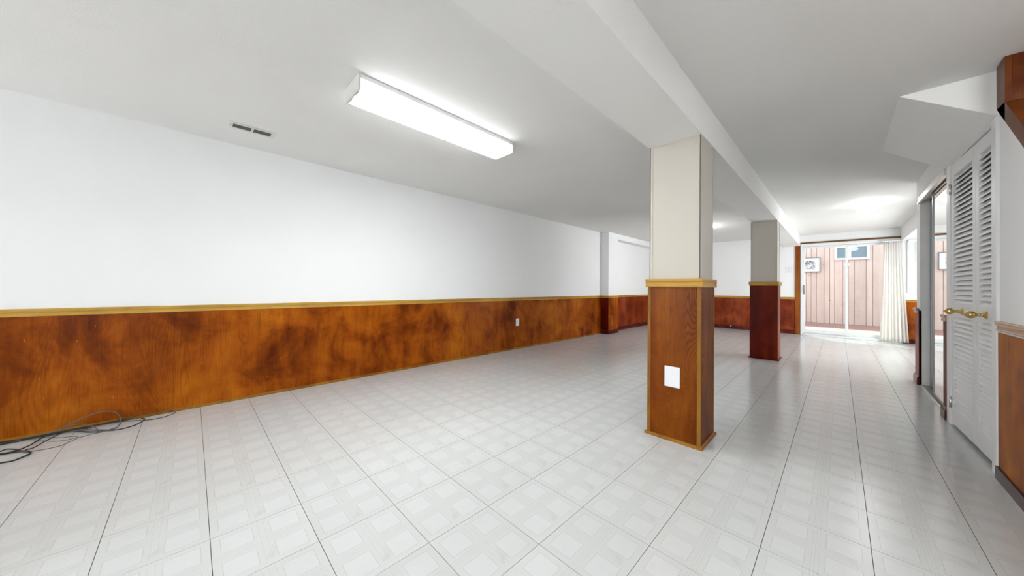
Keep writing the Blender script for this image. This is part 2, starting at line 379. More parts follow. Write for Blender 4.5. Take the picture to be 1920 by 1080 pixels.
def project(x, y, z):
    d = Vector((x, y, z-1)); return 960+606.7148*d.dot(CX)/max(d.dot(FW), 1e-6), 532.32-606.7148*d.dot(CY)/max(d.dot(FW), 1e-6), d.dot(FW)
cells = []
for i in range(-13, 6):
    for j in range(-15, 32):
        x0, y0 = TX0+i*PITCHT, TY0+j*PITCHT
        a0, a1 = max(x0+GX/2, XL-.02), x0+PITCHT-GX/2; b0, b1 = max(y0+GY/2, YF-.02), min(y0+PITCHT-GY/2, YB)
        lim = .60 if y0+PITCHT*.5 < 5.75 and y0 > -9 else XA
        a1 = min(a1, XA if (y0 > 5.45) else (.72 if 4.2 < y0 < 5.5 else .63))
        if a1-a0 < .01 or b1-b0 < .01: continue
        px, py, d = project((a0+a1)/2, (b0+b1)/2, 0)
        area = (a1-a0)*(b1-b0)/d**3 if d > .3 else -1
        vis = d > .3 and -60 < px < 1980 and py < 1180
        cells.append((area if vis else -1/(1+abs(y0)), i, j, a0-x0, a1-x0, b0-y0, b1-y0))
cells.sort(key=lambda c: -c[0])
tcache = {}
for k, (ar, i, j, u0, u1, w0, w1) in enumerate(cells[:300]):
    key = tuple(round(q, 4) for q in (u0, u1, w0, w1))
    if key not in tcache:
        ob = tile_mb(u0, u1, w0, w1).build('tile', M['tile']); tcache[key] = ob
    else:
        ob = tcache[key].copy(); COL.objects.link(ob)
    ob.parent = fl; ob.location = (TX0+i*PITCHT, TY0+j*PITCHT, 0)
rest = MB()
for ar, i, j, u0, u1, w0, w1 in cells[300:]:
    m = tile_mb(u0, u1, w0, w1, (i)*PITCHT, (j)*PITCHT); rest.add(m.v, m.f)
ob = rest.build('far_tile_field', M['tile']); ob.parent = fl; ob.location = (TX0, TY0, 0); ob['kind'] = 'stuff'

# ------------------------------------------------------------------ ceiling
ce = MB().box(XL-.12, XA+.1, YF-.12, YB+.12, H, H+.15).build('ceiling', M['ceiling'])
tag(ce, 'low white stippled basement ceiling', 'ceiling', kind='structure')
BZ = 1.972
bmn = MB().prism([(-.925, YF), (-.605, YF), (-.605, YB), (-.895, YB), (-.895, 4.42), (-.93, 4.32)], BZ, H, 2)
bmn.build('ceiling_beam', M['beam'], ce)['label'] = 'long boxed-in beam carried by both columns'
MB().box(XL, -3.48, 6.78, YB, 2.08, H).build('bulkhead', M['wall'], ce)['label'] = 'boxed bulkhead along the far part of the left wall'
MB().box(.84, XA, 5.8, YB, 1.95, H).build('bulkhead', M['wall'], ce)['label'] = 'bulkhead beside the sliding door'
MB().prism([(.262, H), (.612, 1.952), (.612, H)], 3.10, 4.22, 1).build('sloped_soffit', M['beam'], ce)['label'] = 'sloped white soffit above the louvred doors'

# ------------------------------------------------------------------ left wall
wl = MB().box(XL-.12, XL, YF-.12, YB+.12, 0, H).build('wall_left', M['wall'])
tag(wl, 'long left wall, white above and stained plywood wainscot below', 'wall', kind='structure')
B('wainscot_backing', M['ply_dark_red'], wl, XL, XL+.002, YF, 6.354, 0, .777)
seams = [YF, -3.75, -2.53, -1.31, -.09, 1.13, 2.30, 3.47, 4.60, 5.80, 6.36]
for a, b in zip(seams[:-1], seams[1:]):
    B('wainscot_panel', M['ply'], wl, XL+.0021, XL+.006, a+.0006, b-.0006, .0, .777, c=.0006)
MB().run(RAIL, (XL, YF, .777), (XL, 6.36, .777), (1, 0, 0)).build('chair_rail', M['oak'], wl)
B('pilaster', M['wall'], wl, XL, -3.48, 6.36, 6.78, 0, H)['label'] = 'square pilaster standing out of the left wall'
B('wainscot_panel', M['ply_dark_red'], wl, XL, -3.474, 6.354, 6.36, .0, .777)['label'] = 'dark red panel on the near side of the pilaster'
B('wainscot_panel', M['ply'], wl, -3.48, -3.474, 6.36, 6.78, .0, .777)
MB().run(RAIL, (XL+.017, 6.354, .777), (-3.474, 6.354, .777), (0, -1, 0)).build('chair_rail', M['oak_x'], wl)
MB().run(RAIL, (-3.474, 6.337, .777), (-3.474, 6.797, .777), (1, 0, 0)).build('chair_rail', M['oak'], wl)
MB().run(BASE, (XL+.02, 6.354, 0), (-3.474, 6.354, 0), (0, -1, 0)).build('pilaster_base', M['base_red'], wl)
MB().run(BASE, (-3.474, 6.341, 0), (-3.474, 6.793, 0), (1, 0, 0)).build('pilaster_base', M['base_red'], wl)
for a, b in zip([6.78, 7.5, 8.1, 8.9], [7.5, 8.1, 8.9, YB]):
    B('wainscot_panel', M['ply_red'], wl, XL, XL+.006, a+.0012, b-.0012, .0, .777)
MB().run(RAIL, (XL, 6.80, .777), (XL, YB, .777), (1, 0, 0)).build('chair_rail', M['oak'], wl)
bl = MB().run(STRIP, (XL+.006, YF, 0), (XL+.006, 6.36, 0), (1, 0, 0)).build('baseboard_left', M['oak_z'])
tag(bl, 'thin light brown floor strip along the left wainscot', 'baseboard', kind='structure')
MB().run(BASE, (XL+.006, 6.78, 0), (XL+.006, YB, 0), (1, 0, 0)).build('base_moulding', M['base_red'], bl)['label'] = 'dark red moulding beyond the pilaster'

# ------------------------------------------------------------------ far wall with sliding door opening, blind window
DX0, DX1, DZ = -.60, .84, 2.03
wb = MB()
wb.box(XL-.12, DX0, YB, YB+.14, 0, H); wb.box(DX0, DX1, YB, YB+.14, DZ, H); wb.box(DX1, .95, YB, YB+.14, 0, H)
wb.box(.95, 1.55, YB, YB+.14, 0, .98); wb.box(.95, 1.55, YB, YB+.14, 1.93, H); wb.box(1.55, XA+.1, YB, YB+.14, 0, H)
wb = wb.build('wall_back', M['wall']); tag(wb, 'far end wall with the glass sliding door', 'wall', kind='structure')
for a, b in ((XL, -2.44), (-2.44, -1.22), (-1.22, -.69)):
    B('wainscot_panel', M['ply_red'], wb, a+.0012, b-.0012, YB-.006, YB, 0, .777)
B('wainscot_panel', M['ply'], wb, .86, XA, YB-.006, YB, 0, .777)
MB().run(RAIL, (XL, YB, .777), (-.69, YB, .777), (0, -1, 0)).build('chair_rail', M['oak_x'], wb)
MB().run(RAIL, (.86, YB, .777), (XA, YB, .777), (0, -1, 0)).build('chair_rail', M['oak_x'], wb)
B('corner_post', M['post'], wb, -.69, -.605, YB-.02, YB, 0, BZ, c=.002)['label'] = 'brown timber post beside the sliding door'
bb = MB().run(BASE, (XL, YB-.006, 0), (-.69, YB-.006, 0), (0, -1, 0)); bb.run(BASE, (.86, YB-.006, 0), (XA, YB-.006, 0), (0, -1, 0))
tag(bb.build('baseboard_back', M['base_red']), 'dark red baseboard under the far wainscot', 'baseboard', kind='structure')
ba = MB().box(-.60, .84, YB-.022, YB-.001, 2.015, 2.042, c=.002).build('trim_1', M['batten'])
tag(ba, 'dark brown batten across the wall above the sliding door', 'trim', kind='structure')
MB().box(-.60, .84, YB-.024, YB, 2.008, 2.015).build('light_edge', M['pale_oak'], ba)

# sliding glass door
d1 = thing('door_1', (.12, YB, 0), 'white framed sliding glass door to the pink walled yard', 'door', kind='structure')
fr = MB(); y0, y1 = YB-.02, YB+.13
fr.box(-.598, -.558, y0, y1, 0, 2.006, c=.002); fr.box(.80, .838, y0, y1, 0, 2.006, c=.002)
fr.box(-.558, .80, y0, y1, 1.945, 2.006, c=.002)
fr.build('door_frame', M['alu'], d1)
th_ = MB().box(-.558, .80, y0-.01, y1, 0.0, .035, c=.002); th_.box(-.558, .80, YB+.032, YB+.040, .035, .05)
th_.build('threshold', M['alu'], d1)
def sash(xa, xb, ya, yb, name, lab, bot, top, st=.044):
    m = MB(); m.box(xa, xa+st*.72, ya, yb, bot, top, c=.002); m.box(xb-st, xb, ya, yb, bot, top, c=.002)
    m.box(xa+st*.72, xb-st, ya, yb, bot, bot+.075, c=.002); m.box(xa+st*.72, xb-st, ya, yb, top-.035, top, c=.002)
    o = m.build(name, M['alu'], d1); o['label'] = lab
    MB().box(xa+st*.72-.006, xb-st+.006, (ya+yb)/2-.002, (ya+yb)/2+.002, bot+.069, top-.03).build('glass_pane', M['glass'], o); return o
s1 = sash(-.556, .138, YB+.0, YB+.03, 'sliding_sash', 'inner sash with the handle', .052, 1.943)
s2 = sash(.098, .798, YB+.045, YB+.075, 'fixed_sash', 'outer sash partly behind the curtain', .036, 1.943)
hd = MB().box(-.552, -.530, YB-.012, YB, .90, 1.10, c=.003); hd.box(-.548, -.536, YB-.04, YB-.012, .93, .945); hd.box(-.548, -.536, YB-.04, YB-.012, 1.055, 1.07); hd.box(-.549, -.535, YB-.05, YB-.038, .93, 1.07, c=.003)
hd.build('door_handle', M['steel'], s1)
# window behind the blind in the alcove
w1 = thing('window_1', (1.25, YB, .98), 'white window behind the vertical blind right of the curtain', 'window', kind='structure')
f = MB(); f.box(.95, .99, YB+.02, YB+.10, .98, 1.93); f.box(1.51, 1.55, YB+.02, YB+.10, .98, 1.93); f.box(.99, 1.51, YB+.02, YB+.10, .98, 1.02); f.box(.99, 1.51, YB+.02, YB+.10, 1.89, 1.93)
f.build('window_frame', M['alu'], w1); B('glass_pane', M['glass'], w1, .985, 1.515, YB+.06, YB+.064, 1.015, 1.895)

# ------------------------------------------------------------------ right wall
wr = MB()
SL = .88                                     # slope of the stair opening
def slz(y): return 1.972-SL*(3.05-y)
wr.prism([(1.0, 0), (3.185, 0), (3.185, H), (2.957, H), (2.957, slz(2.957)-.01), (1.0, slz(1.0)-.01)], XR, XR+.11, 0)
wr.box(XR, XR+.11, 3.185, 4.05, 1.952, H)
wr.box(XR, XR+.04, 4.05, 4.29, 0, H)
wr.box(XR, XR+.11, 4.29, 5.50, 1.985, H)
wr.box(XR, XR+.13, 5.50, 5.72, 0, H); wr.box(XR+.13, XA+.1, 5.62, 5.72, 0, H)
wr.box(XA, XA+.1, 5.72, YB, 0, H)
wr.box(1.45, 1.55, YF, 3.2, 0, H); wr.box(XR+.11, 1.45, 3.10, 3.2, 0, H)          # stairwell side and end
wr.box(XR+.10, 1.5, 4.05, 4.15, 0, H)                                              # between the closets
wr.box(1.25, 1.35, 3.2, 5.62, 0, H)                                               # closet backs
wr = wr.build('wall_right', M['wall']); tag(wr, 'right wall broken by the stair opening, louvred doors and mirrored closet', 'wall', kind='structure')
B('wainscot_panel', M['ply_right'], wr, XR-.007, XR, 1.9, 3.085, 0, .778, c=.001)
MB().run(RAIL, (XR, 1.9, .79), (XR, 3.092, .79), (-1, 0, 0)).build('chair_rail', M['pale_oak'], wr)
MB().prism([(1.9, 0), (3.085, 0), (3.085, .065), (1.9, .065)], XR-.018, XR-.007, 0).build('base_moulding', M['base_brown'], wr)
B('wainscot_panel', M['ply_dark_red'], wr, XR-.020, XR, 4.165, 4.29, .0, .765, c=.002)
MB().run(RAIL, (XR-.018, 4.16, .762), (XR-.018, 4.30, .762), (-1, 0, 0)).build('chair_rail', M['pale_oak'], wr)
MB().run(BASE, (XR-.020, 4.16, 0), (XR-.020, 4.30, 0), (-1, 0, 0)).build('base_moulding', M['base_brown'], wr)
B('wainscot_panel', M['ply_red'], wr, XR-.012, XR, 5.50, 5.72, .0, .762, c=.002)
B('wainscot_edge', M['ply_dark_red'], wr, XR-.012, XR+.008, 5.489, 5.50, .0, .79, c=.001)
MB().run(RAIL, (XR-.012, 5.50, .762), (XR-.012, 5.735, .762), (-1, 0, 0)).build('chair_rail', M['pale_oak'], wr)
MB().run(BASE, (XR-.012, 5.50, 0), (XR-.012, 5.735, 0), (-1, 0, 0)).build('base_moulding', M['base_brown'], wr)
# wall behind the camera
wf = MB().box(XL-.12, XA+.1, YF-.12, YF, 0, H).build('wall_front', M['wall']); tag(wf, 'wall behind the viewpoint', 'wall', kind='structure')

# stair opening casing
st = thing('trim_2', (XR, 2.93, 1.97), 'reddish brown timber casing of the stair opening, upper right', 'trim', kind='structure')
MB().prism([(2.93, slz(2.93)), (3.05, slz(3.05)), (3.05, H-.001), (2.93, H-.001)], XR-.016, XR+.004, 0).build('side_casing', M['stair_edge'], st)
y2 = 1.1
MB().prism([(2.93, slz(2.93)+.112), (y2, slz(y2)+.112), (y2, slz(y2)), (3.05, slz(3.05)), (2.93, slz(2.93)+.0)][:0] or [(2.93, 1.965), (y2, 1.965-SL*(2.93-y2)), (y2, slz(y2)), (3.05, slz(3.05))], XR-.016, XR+.004, 0).build('sloped_casing', M['stair_edge'], st)
B('header_board', M['stair'], st, XR+.0045, 1.44, 2.932, 2.955, 1.955, H-.001)
MB().prism([(2.93, 1.965), (y2, 1.965-SL*(2.93-y2)), (y2, 1.94-SL*(2.93-y2)), (2.93, 1.94)], XR+.004, 1.44, 0).build('sloped_cap', M['stair_edge'], st)

# louvred double doors
d2 = thing('door_2', (XR, 3.6, 0), 'pair of narrow white louvred doors with two brass knobs', 'door', kind='structure')
cs = MB().box(XR-.022, XR+.03, 4.052, 4.158, 0, 1.95, c=.003); cs.box(XR+.0, XR+.1, 4.045, 4.056, 0, 1.95)
cs.build('door_casing', M['white'], d2)
cs = MB().box(XR-.012, XR+.1, 3.086, 3.165, 0, 1.95, c=.003); cs.build('door_casing', M['white'], d2)
B('door_head', M['white'], d2, XR-.006, XR+.1, 3.165, 4.05, 1.944, 1.951)
slat_me = {}
def leaf(pa, pb, hinge_side):
    """one louvred leaf from pa to pb (x,y), built along +Y then turned"""
    L = (Vector(pb)-Vector(pa)).length; ang = math.atan2(pb[0]-pa[0], pb[1]-pa[1]); T = .028; z0, z1 = .022, 1.938; S = .052
    piv = pa
    def place(m): return m.turn(piv, -ang)
    x0, y0 = pa
    m = MB(); m.box(x0, x0+T, y0, y0+S, z0, z1, c=.002); m.box(x0, x0+T, y0+L-S, y0+L, z0, z1, c=.002)
    m.box(x0, x0+T, y0+S, y0+L-S, z1-.085, z1, c=.001); m.box(x0, x0+T, y0+S, y0+L-S, .81, .91, c=.001); m.box(x0, x0+T, y0+S, y0+L-S, z0, z0+.12, c=.001)
    o = place(m).build('door_leaf', M['white'], d2, origin=(x0, y0, 0))
    def slats(za, zb, n):
        p = (zb-za)/n
        for k in range(n):
            zc = za+(k+.5)*p; h = p*.60
            poly = [(x0+.001, zc-h), (x0+.005, zc-h), (x0+T-.001, zc+h-.004), (x0+T-.001, zc+h), (x0+T-.005, zc+h), (x0+.001, zc-h+.006)]
            mm = place(MB().prism(poly, y0+S-.003, y0+L-S+.003, 1)); mm.build('slat', M['white'], o)
    slats(z0+.12, .81, 21); slats(.91, z1-.085, 28)
    # knob: rose, neck, ball
    nrm = Vector((-math.cos(ang), math.sin(ang), 0)); c = Vector((x0, y0+L/2, .858)); c = Vector(MB().add([c], []).turn(piv, -ang).v[0])
    MB().lathe([(.0250, .0), (.0250, .002), (.0215, .004), (.0140, .010), (.0100, .016), (.0090, .021), (.0098, .024), (.0085, .027), (.0085, .032), (.0125, .0345), (.0125, .037), (.0175, .041), (.0208, .046), (.0225, .052), (.0225, .058), (.0205, .064), (.0170, .069), (.0120, .073), (.0070, .0755), (.0060, .078), (.0045, .081), (.0, .082)], 28, c, nrm).build('door_knob', M['brass'], o)
    for zc in (1.76, .17):
        ye = y0+.004 if hinge_side < 0 else y0+L-.004
        hm = MB().lathe([(.0065, -.038), (.0065, .038)], 12, (x0-.006, ye, zc)); hm.lathe([(.0075, .038), (.004, .045)], 10, (x0-.006, ye, zc))
        hm.box(x0-.002, x0+.0005, ye-.001 if hinge_side > 0 else ye, ye+.002 if hinge_side > 0 else ye+.02, zc-.032, zc+.032)
        hm.box(x0-.002, x0+.0005, ye-.02, ye, zc-.032, zc+.032) if hinge_side > 0 else None
        place(hm).build('hinge', M['white_metal'] if hinge_side < 0 else M['chrome'], o)
    return o
leaf((.622, 3.172), (.613, 3.540), -1)['label'] = 'near leaf, beside the stair wall'
leaf((.612, 3.544), (.594, 4.044), 1)['label'] = 'far leaf, beside the mirrored closet'

# mirrored sliding closet
d3 = thing('door_3', (XR, 4.9, 0), 'sliding closet door with tall mirror and grey metal frame', 'door', kind='structure')
tk = MB().box(XR-.016, XR+.006, 4.27, 5.50, 1.925, 1.99, c=.002); tk.box(XR+.006, XR+.11, 4.29, 5.50, 1.955, 1.985)
tk.box(XR-.022, XR-.016, 4.27, 5.50, 1.925, 1.937)
tk.build('top_track', M['steel_light'], d3)
B('bottom_track', M['steel'], d3, XR+.008, XR+.10, 4.29, 5.50, -.001, .008, c=.001)
B('track_edge', M['steel_light'], d3, XR-.002, XR+.008, 4.29, 5.50, -.001, .011, c=.001)
B('side_jamb', M['closet'], d3, XR-.003, XR+.125, 5.489, 5.50, 0, 1.955)
def mpanel(x, ya, yb, lab):
    m = MB(); s = .022; zt, zb = 1.95, .012
    m.box(x, x+.024, ya, ya+s, zb, zt, c=.002); m.box(x, x+.024, yb-s, yb, zb, zt, c=.002); m.box(x, x+.024, ya+s, yb-s, zb, zb+.03, c=.001); m.box(x, x+.024, ya+s, yb-s, zt-.03, zt, c=.001)
    o = m.build('sliding_panel', M['steel'], d3); o['label'] = lab
    B('mirror_glass', M['mirror'], o, x+.006, x+.018, ya+s, yb-s, zb+.03, zt-.03)
mpanel(XR+.02, 4.295, 5.04, 'front mirrored panel, slid toward the louvred doors')
mpanel(XR+.062, 4.82, 5.485, 'rear panel, mostly hidden')

# ------------------------------------------------------------------ columns
def column(x0, x1, ya, yb, rz, top, label, skin, rail_m, wd, side, up):
    c = thing('column', ((x0+x1)/2, (ya+yb)/2, 0), label, 'column', 'timber clad columns under the beam')
    i = .012
    MB().box(x0+i, x1-i, ya+i, yb-i, rz, top).build('upper_shaft', up, c)
    e = MB()
    for (x, s) in ((x0+i-.003, 1), (x1-i+.003, -1)):
        for (y, t) in ((ya+i-.003, 1), (yb-i+.003, -1)):
            e.box(x, x+s*.016, y, y+t*.003, rz, top); e.box(x, x+s*.003, y, y+t*.016, rz, top)
    e.build('corner_bead', up, c)
    zt = rz-.055
    B('face_panel', wd, c, x0+.02, x1-.02, ya+.002, ya+.008, .012, zt); B('face_panel', wd, c, x0+.02, x1-.02, yb-.008, yb-.002, .012, zt)
    B('side_panel', side, c, x1-.008, x1-.002, ya+.012, yb-.012, .012, zt); B('side_panel', side, c, x0+.002, x0+.008, ya+.012, yb-.012, .012, zt)
    B('core', wd, c, x0+.008, x1-.008, ya+.008, yb-.008, 0, zt)
    for (x, s) in ((x0, 1), (x1, -1)):
        for (y, t) in ((ya, 1), (yb, -1)):
            p = MB(); p.box(x, x+s*.021, y, y+t*.004, .015, zt, c=.001); p.box(x, x+s*.004, y+t*.004, y+t*.014, .015, zt, c=.001)
            p.build('corner_trim', rail_m[2], c)
    P = [(0, 0), (.006, 0), (.009, .005), (.007, .012), (.007, .032), (.011, .038), (.012, .05), (.009, .055), (0, .055)]
    MB().run(P, (x0-.012, ya, zt), (x1+.012, ya, zt), (0, -1, 0)).build('collar_rail', rail_m[0], c)
    MB().run(P, (x0-.012, yb, zt), (x1+.012, yb, zt), (0, 1, 0)).build('collar_rail', rail_m[0], c)
    MB().run(P, (x1, ya, zt), (x1, yb, zt), (1, 0, 0)).build('collar_rail', rail_m[1], c)
    MB().run(P, (x0, ya, zt), (x0, yb, zt), (-1, 0, 0)).build('collar_rail', rail_m[1], c)
    B('collar_top', rail_m[0], c, x0, x1, ya, yb, zt, rz-.001)
    Q = [(0, 0), (.014, 0), (.014, .006), (.008, .014), (0, .018)]
    for a, b, o in (((x0-.014, ya), (x1+.014, ya), (0, -1, 0)), ((x0-.014, yb), (x1+.014, yb), (0, 1, 0)), ((x1, ya), (x1, yb), (1, 0, 0)), ((x0, ya), (x0, yb), (-1, 0, 0))):
        MB().run(Q, (*a, 0), (*b, 0), o).build('base_trim', rail_m[2], c)
    return c
column(-.933, -.603, 2.252, 2.563, 1.062, BZ, 'nearer column, cream above, honey-edged plywood below with a blank white plate', M['ply_col'], (M['oak_x'], M['oak'], M['oak_z']), M['ply_col'], M['ply_col'], M['cream'])
column(-.918, -.598, 5.815, 6.10, 1.105, BZ, 'farther column, cream above, dark red plywood below', M['ply_dark_red'], (M['oak_x'], M['oak'], M['ply_dark_red']), M['ply_dark_red'], M['ply_red'], M['cream'])

# ------------------------------------------------------------------ plates and switches
def plate(name, cx, cz, w, h, mode, at, label, cat):
    """mode 'y': faces -Y at y=at ; 'x': faces +X at x=at"""
    t = thing(name, (cx, at, cz) if mode == 'y' else (at, cx, cz), label, cat)
    def bx(a0, a1, z0, z1, d0, d1, c=0):
        return MB().box(a0, a1, at-d1, at-d0, z0, z1, c=c) if mode == 'y' else MB().box(at+d0, at+d1, a0, a1, z0, z1, c=c)
    bx(cx-w/2, cx+w/2, cz-h/2, cz+h/2, 0, .006, .002).build('cover_plate', M['plate'], t)
    return t, bx
t, bx = plate('blank_plate', -.770, .418, .096, .134, 'y', 2.254, 'white blank wall plate low on the nearer column', 'wall plate')
for dz in (-.045, .045): MB().lathe([(.003, 0), (.003, .0012)], 10, (-.770, 2.248, .418+dz), (0, -1, 0)).build('screw', M['white_metal'], t)
t, bx = plate('power_outlet', 3.745, .428, .072, .118, 'x', XL+.006, 'white power outlet on the left wainscot', 'outlet')
for dz in (-.026, .026):
    o = bx(3.745-.017, 3.745+.017, .428+dz-.014, .428+dz+.014, .006, .008, .001).build('socket', M['white_metal'], t)
    for dy in (-.007, .007): bx(3.745+dy-.001, 3.745+dy+.001, .428+dz-.004, .428+dz+.006, .008, .0084).build('slot', M['dark'], o)
t, bx = plate('light_switch', -.800, 1.44, .115, .118, 'y', YB, 'white double light switch on the far wall left of the timber post', 'switch')
for dx in (-.024, .024):
    o = bx(-.800+dx-.015, -.800+dx+.015, 1.44-.032, 1.44+.032, .006, .009, .001).build('rocker', M['white_metal'], t)
# little cable nub poking out of the far baseboard
n_ = MB().lathe([(.012, 0), (.012, .012), (.006, .018), (.004, .03)], 12, (-1.905, YB-.019, .068), (0, -1, 0)).build('cable_outlet', M['plate'], origin=(-1.905, YB-.019, .068))
tag(n_, 'tiny white cable outlet on the dark far baseboard between the columns', 'cable outlet')

# ------------------------------------------------------------------ ceiling fittings
def fluoro(cx, cy, label):
    t = thing('fluorescent_light', (cx, cy, H), label, 'ceiling light', 'fluorescent ceiling lights')
    w, L, hh = .110, .605, .092
    B('housing', M['white_metal'], t, cx-w, cx+w, cy-L, cy+L, H-.028, H-.0005, c=.002)
    for s in (-1, 1): B('end_cap', M['vent'], t, cx-w-.001, cx+w+.001, cy+s*L, cy+s*(L+.012), H-hh-.001, H-.0005, c=.002)
    p = [(-w+.004, H-.028), (-w+.004, H-hh+.016), (-w+.016, H-hh), (w-.016, H-hh), (w-.004, H-hh+.016), (w-.004, H-.028)]
    m = MB().prism([(cx+a, b) for a, b in p], cy-L+.0005, cy+L-.0005, 1); m.build('diffuser', M['lens'], t)
    return t
fluoro(-2.01, 1.27, 'long fluorescent light with two glowing tubes behind a white diffuser')
fluoro(.26, -.75, 'added fill fixture, unseen, on the hall ceiling behind the viewpoint')  # fixture added out of view to brighten the hall side
def dome(cx, cy, label, mat='dome'):
    t = thing('dome_light', (cx, cy, H), label, 'ceiling light', 'opal dome ceiling lights')
    MB().lathe([(.098, 0), (.098, -.014), (.090, -.025), (.05, -.029)], 32, (cx, cy, H)).build('base_ring', M['white_metal'], t)
    MB().lathe([(.050, -.024), (.070, -.030), (.092, -.044), (.104, -.062), (.107, -.080), (.100, -.099), (.082, -.117), (.055, -.129), (.025, -.135), (0, -.136)], 40, (cx, cy, H)).build('glass_shade', M[mat], t)
dome(.272, 6.56, 'glowing mushroom-shaped glass ceiling light near the sliding door')
dome(-1.97, 7.0, 'glass ceiling light hidden behind the nearer column', 'dome_bright')
v = thing('ceiling_vent', (-3.205, .32, H), 'small white ceiling vent with two dark grilles near the left wall', 'vent')
x0, x1, y0, y1 = -3.272, -3.142, .183, .458
m = MB(); m.box(x0, x0+.028, y0, y1, H-.006, H, c=.0015); m.box(x1-.028, x1, y0, y1, H-.006, H, c=.0015)
for a, b in ((y0, y0+.022), (.313, .328), (y1-.022, y1)): m.box(x0+.026, x1-.026, a, b, H-.006, H, c=.0015)
m.build('vent_frame', M['vent'], v); B('duct_backing', M['dark'], v, x0+.02, x1-.02, y0+.015, y1-.015, H-.0025, H-.0005)
for a, b in ((y0+.022, .313), (.328, y1-.022)):
    for k in range(5):
        xs = x0+.033+k*.0155; B('slat', M['grille'], v, xs, xs+.006, a, b, H-.0055, H-.0025)
MB().lathe([(.003, 0), (.003, -.002)], 8, (-3.2, y0+.009, H-.006)).build('screw', M['dark'], v)

# ------------------------------------------------------------------ curtain and blind
def curtain():
    t = thing('curtain', (.75, YB-.09, 0), 'white sheer curtain gathered at the right end of the sliding door', 'curtain')
    rows, cols, n = 26, 150, 8; vs = []; fs = []
    for r in range(rows+1):
        q = r/rows; z = 1.945-q*1.925
        xa = .612-.055*q**1.1; xb = .848+.078*q**1.3
        for c in range(cols+1):
            s = c/cols; ss = s+.012*math.sin(s*17+1)
            x = xa+(xb-xa)*ss; ph = 2*math.pi*n*s+.5*math.sin(5*s)+.6*q*math.sin(9*s+2)
            amp = .014+.012*q
            y = YB-.085+amp*math.sin(ph)+.006*math.sin(ph*.5+1)*q; x += .006*math.cos(ph)*(1-.2*q)
            vs.append((x, y, z))
    for r in range(rows):
        for c in range(cols):
            a = r*(cols+1)+c; fs.append((a, a+1, a+cols+2, a+cols+1))
    m = MB(); m.add(vs, fs, True); o = m.build('curtain_cloth', M['sheer'], t)
    md = o.modifiers.new('thick', 'SOLIDIFY'); md.thickness = .0012
    MB().box(.60, .838, YB-.11, YB-.06, 1.94, 1.958, c=.002).build('curtain_track', M['alu'], t)
curtain()
bl = thing('vertical_blind', (1.2, YB-.04, 1.95), 'white vertical blind with a control wand in the alcove window', 'blind')
B('head_track', M['white_metal'], bl, .925, 1.58, YB-.06, YB-.02, 1.915, 1.949, c=.002)
for k in range(8):
    xc = .955+k*.082
    m = MB(); m.box(xc-.043, xc+.043, YB-.0415, YB-.040, .955, 1.916).turn((xc, YB-.041), math.radians(-22 if k else -8)); m.build('vane', M['blind'], bl)
MB().tube([(.935, YB-.075, 1.90), (.937, YB-.075, 1.4), (.94, YB-.075, .99)], .003).build('wand', M['white_metal'], bl)


# ------------------------------------------------------------------ cables on the floor
CL = -3.622
def cable(pts, r, mat, label):
    P = [(max(p[0], CL+r), p[1], max(p[2], r+.0004)) for p in pts]
    m = MB().tube(P, r, 8, 8)
    m.v = [(x, y, max(z, .0003)) for x, y, z in m.v]
    o = m.build('cable', M[mat], origin=P[0]); tag(o, label, 'cable', 'loose cables by the left wall')
cable([(-3.30, -1.0, .004), (-3.25, -.85, .004), (-3.239, -.734, .004), (-3.231, -.698, .004), (-3.255, -.674, .004), (-3.288, -.656, .004), (-3.317, -.655, .004), (-3.356, -.676, .006), (-3.384, -.71, .004), (-3.40, -.78, .004), (-3.40, -.95, .004)], .0042, 'black', 'thick black cable looping farthest out onto the tiles')
cable([(-3.40, -.90, .01), (-3.40, -.80, .012), (-3.382, -.743, .012), (-3.394, -.712, .012), (-3.455, -.687, .008), (-3.519, -.676, .006), (-3.58, -.667, .006), (-3.60, -.654, .012), (-3.61, -.62, .016), (-3.60, -.57, .014), (-3.585, -.514, .012), (-3.504, -.433, .008), (-3.453, -.371, .004), (-3.441, -.325, .004), (-3.468, -.273, .004), (-3.534, -.238, .004), (-3.586, -.233, .004), (-3.61, -.25, .006)], .0036, 'black', 'long black cable snaking from the front loop to the second far loop')
cable([(-3.32, -.66, .010), (-3.364, -.681, .012), (-3.387, -.657, .010), (-3.493, -.63, .010), (-3.573, -.602, .010), (-3.606, -.578, .012), (-3.576, -.536, .010), (-3.486, -.462, .008), (-3.458, -.412, .006)], .003, 'black', 'short black cable lying across the middle of the tangle')
cable([(-3.314, -.652, .012), (-3.334, -.617, .003), (-3.334, -.568, .003), (-3.363, -.539, .003), (-3.433, -.503, .003), (-3.454, -.458, .003), (-3.46, -.404, .005), (-3.50, -.36, .006)], .0018, 'grey_cable', 'thin grey cable curving along the outer side of the tangle')
cable([(-3.61, -.48, .010), (-3.612, -.395, .012), (-3.60, -.343, .010), (-3.58, -.285, .006), (-3.54, -.216, .004), (-3.532, -.15, .004), (-3.56, -.103, .004), (-3.598, -.077, .006), (-3.616, -.09, .018), (-3.616, -.14, .026), (-3.616, -.25, .028), (-3.614, -.36, .022), (-3.61, -.44, .016)], .0024, 'black', 'thin black cable making the loop farthest along the wall')
cable([(-3.605, -.70, .012), (-3.602, -.622, .026), (-3.60, -.578, .05), (-3.60, -.521, .077), (-3.60, -.463, .099), (-3.60, -.414, .103), (-3.60, -.376, .088), (-3.598, -.352, .055), (-3.585, -.343, .022), (-3.548, -.346, .008), (-3.476, -.357, .006), (-3.461, -.384, .008), (-3.497, -.432, .012), (-3.56, -.50, .012), (-3.60, -.56, .010)], .0034, 'grey_cable', 'grey cable standing up in a tall arch against the wainscot')
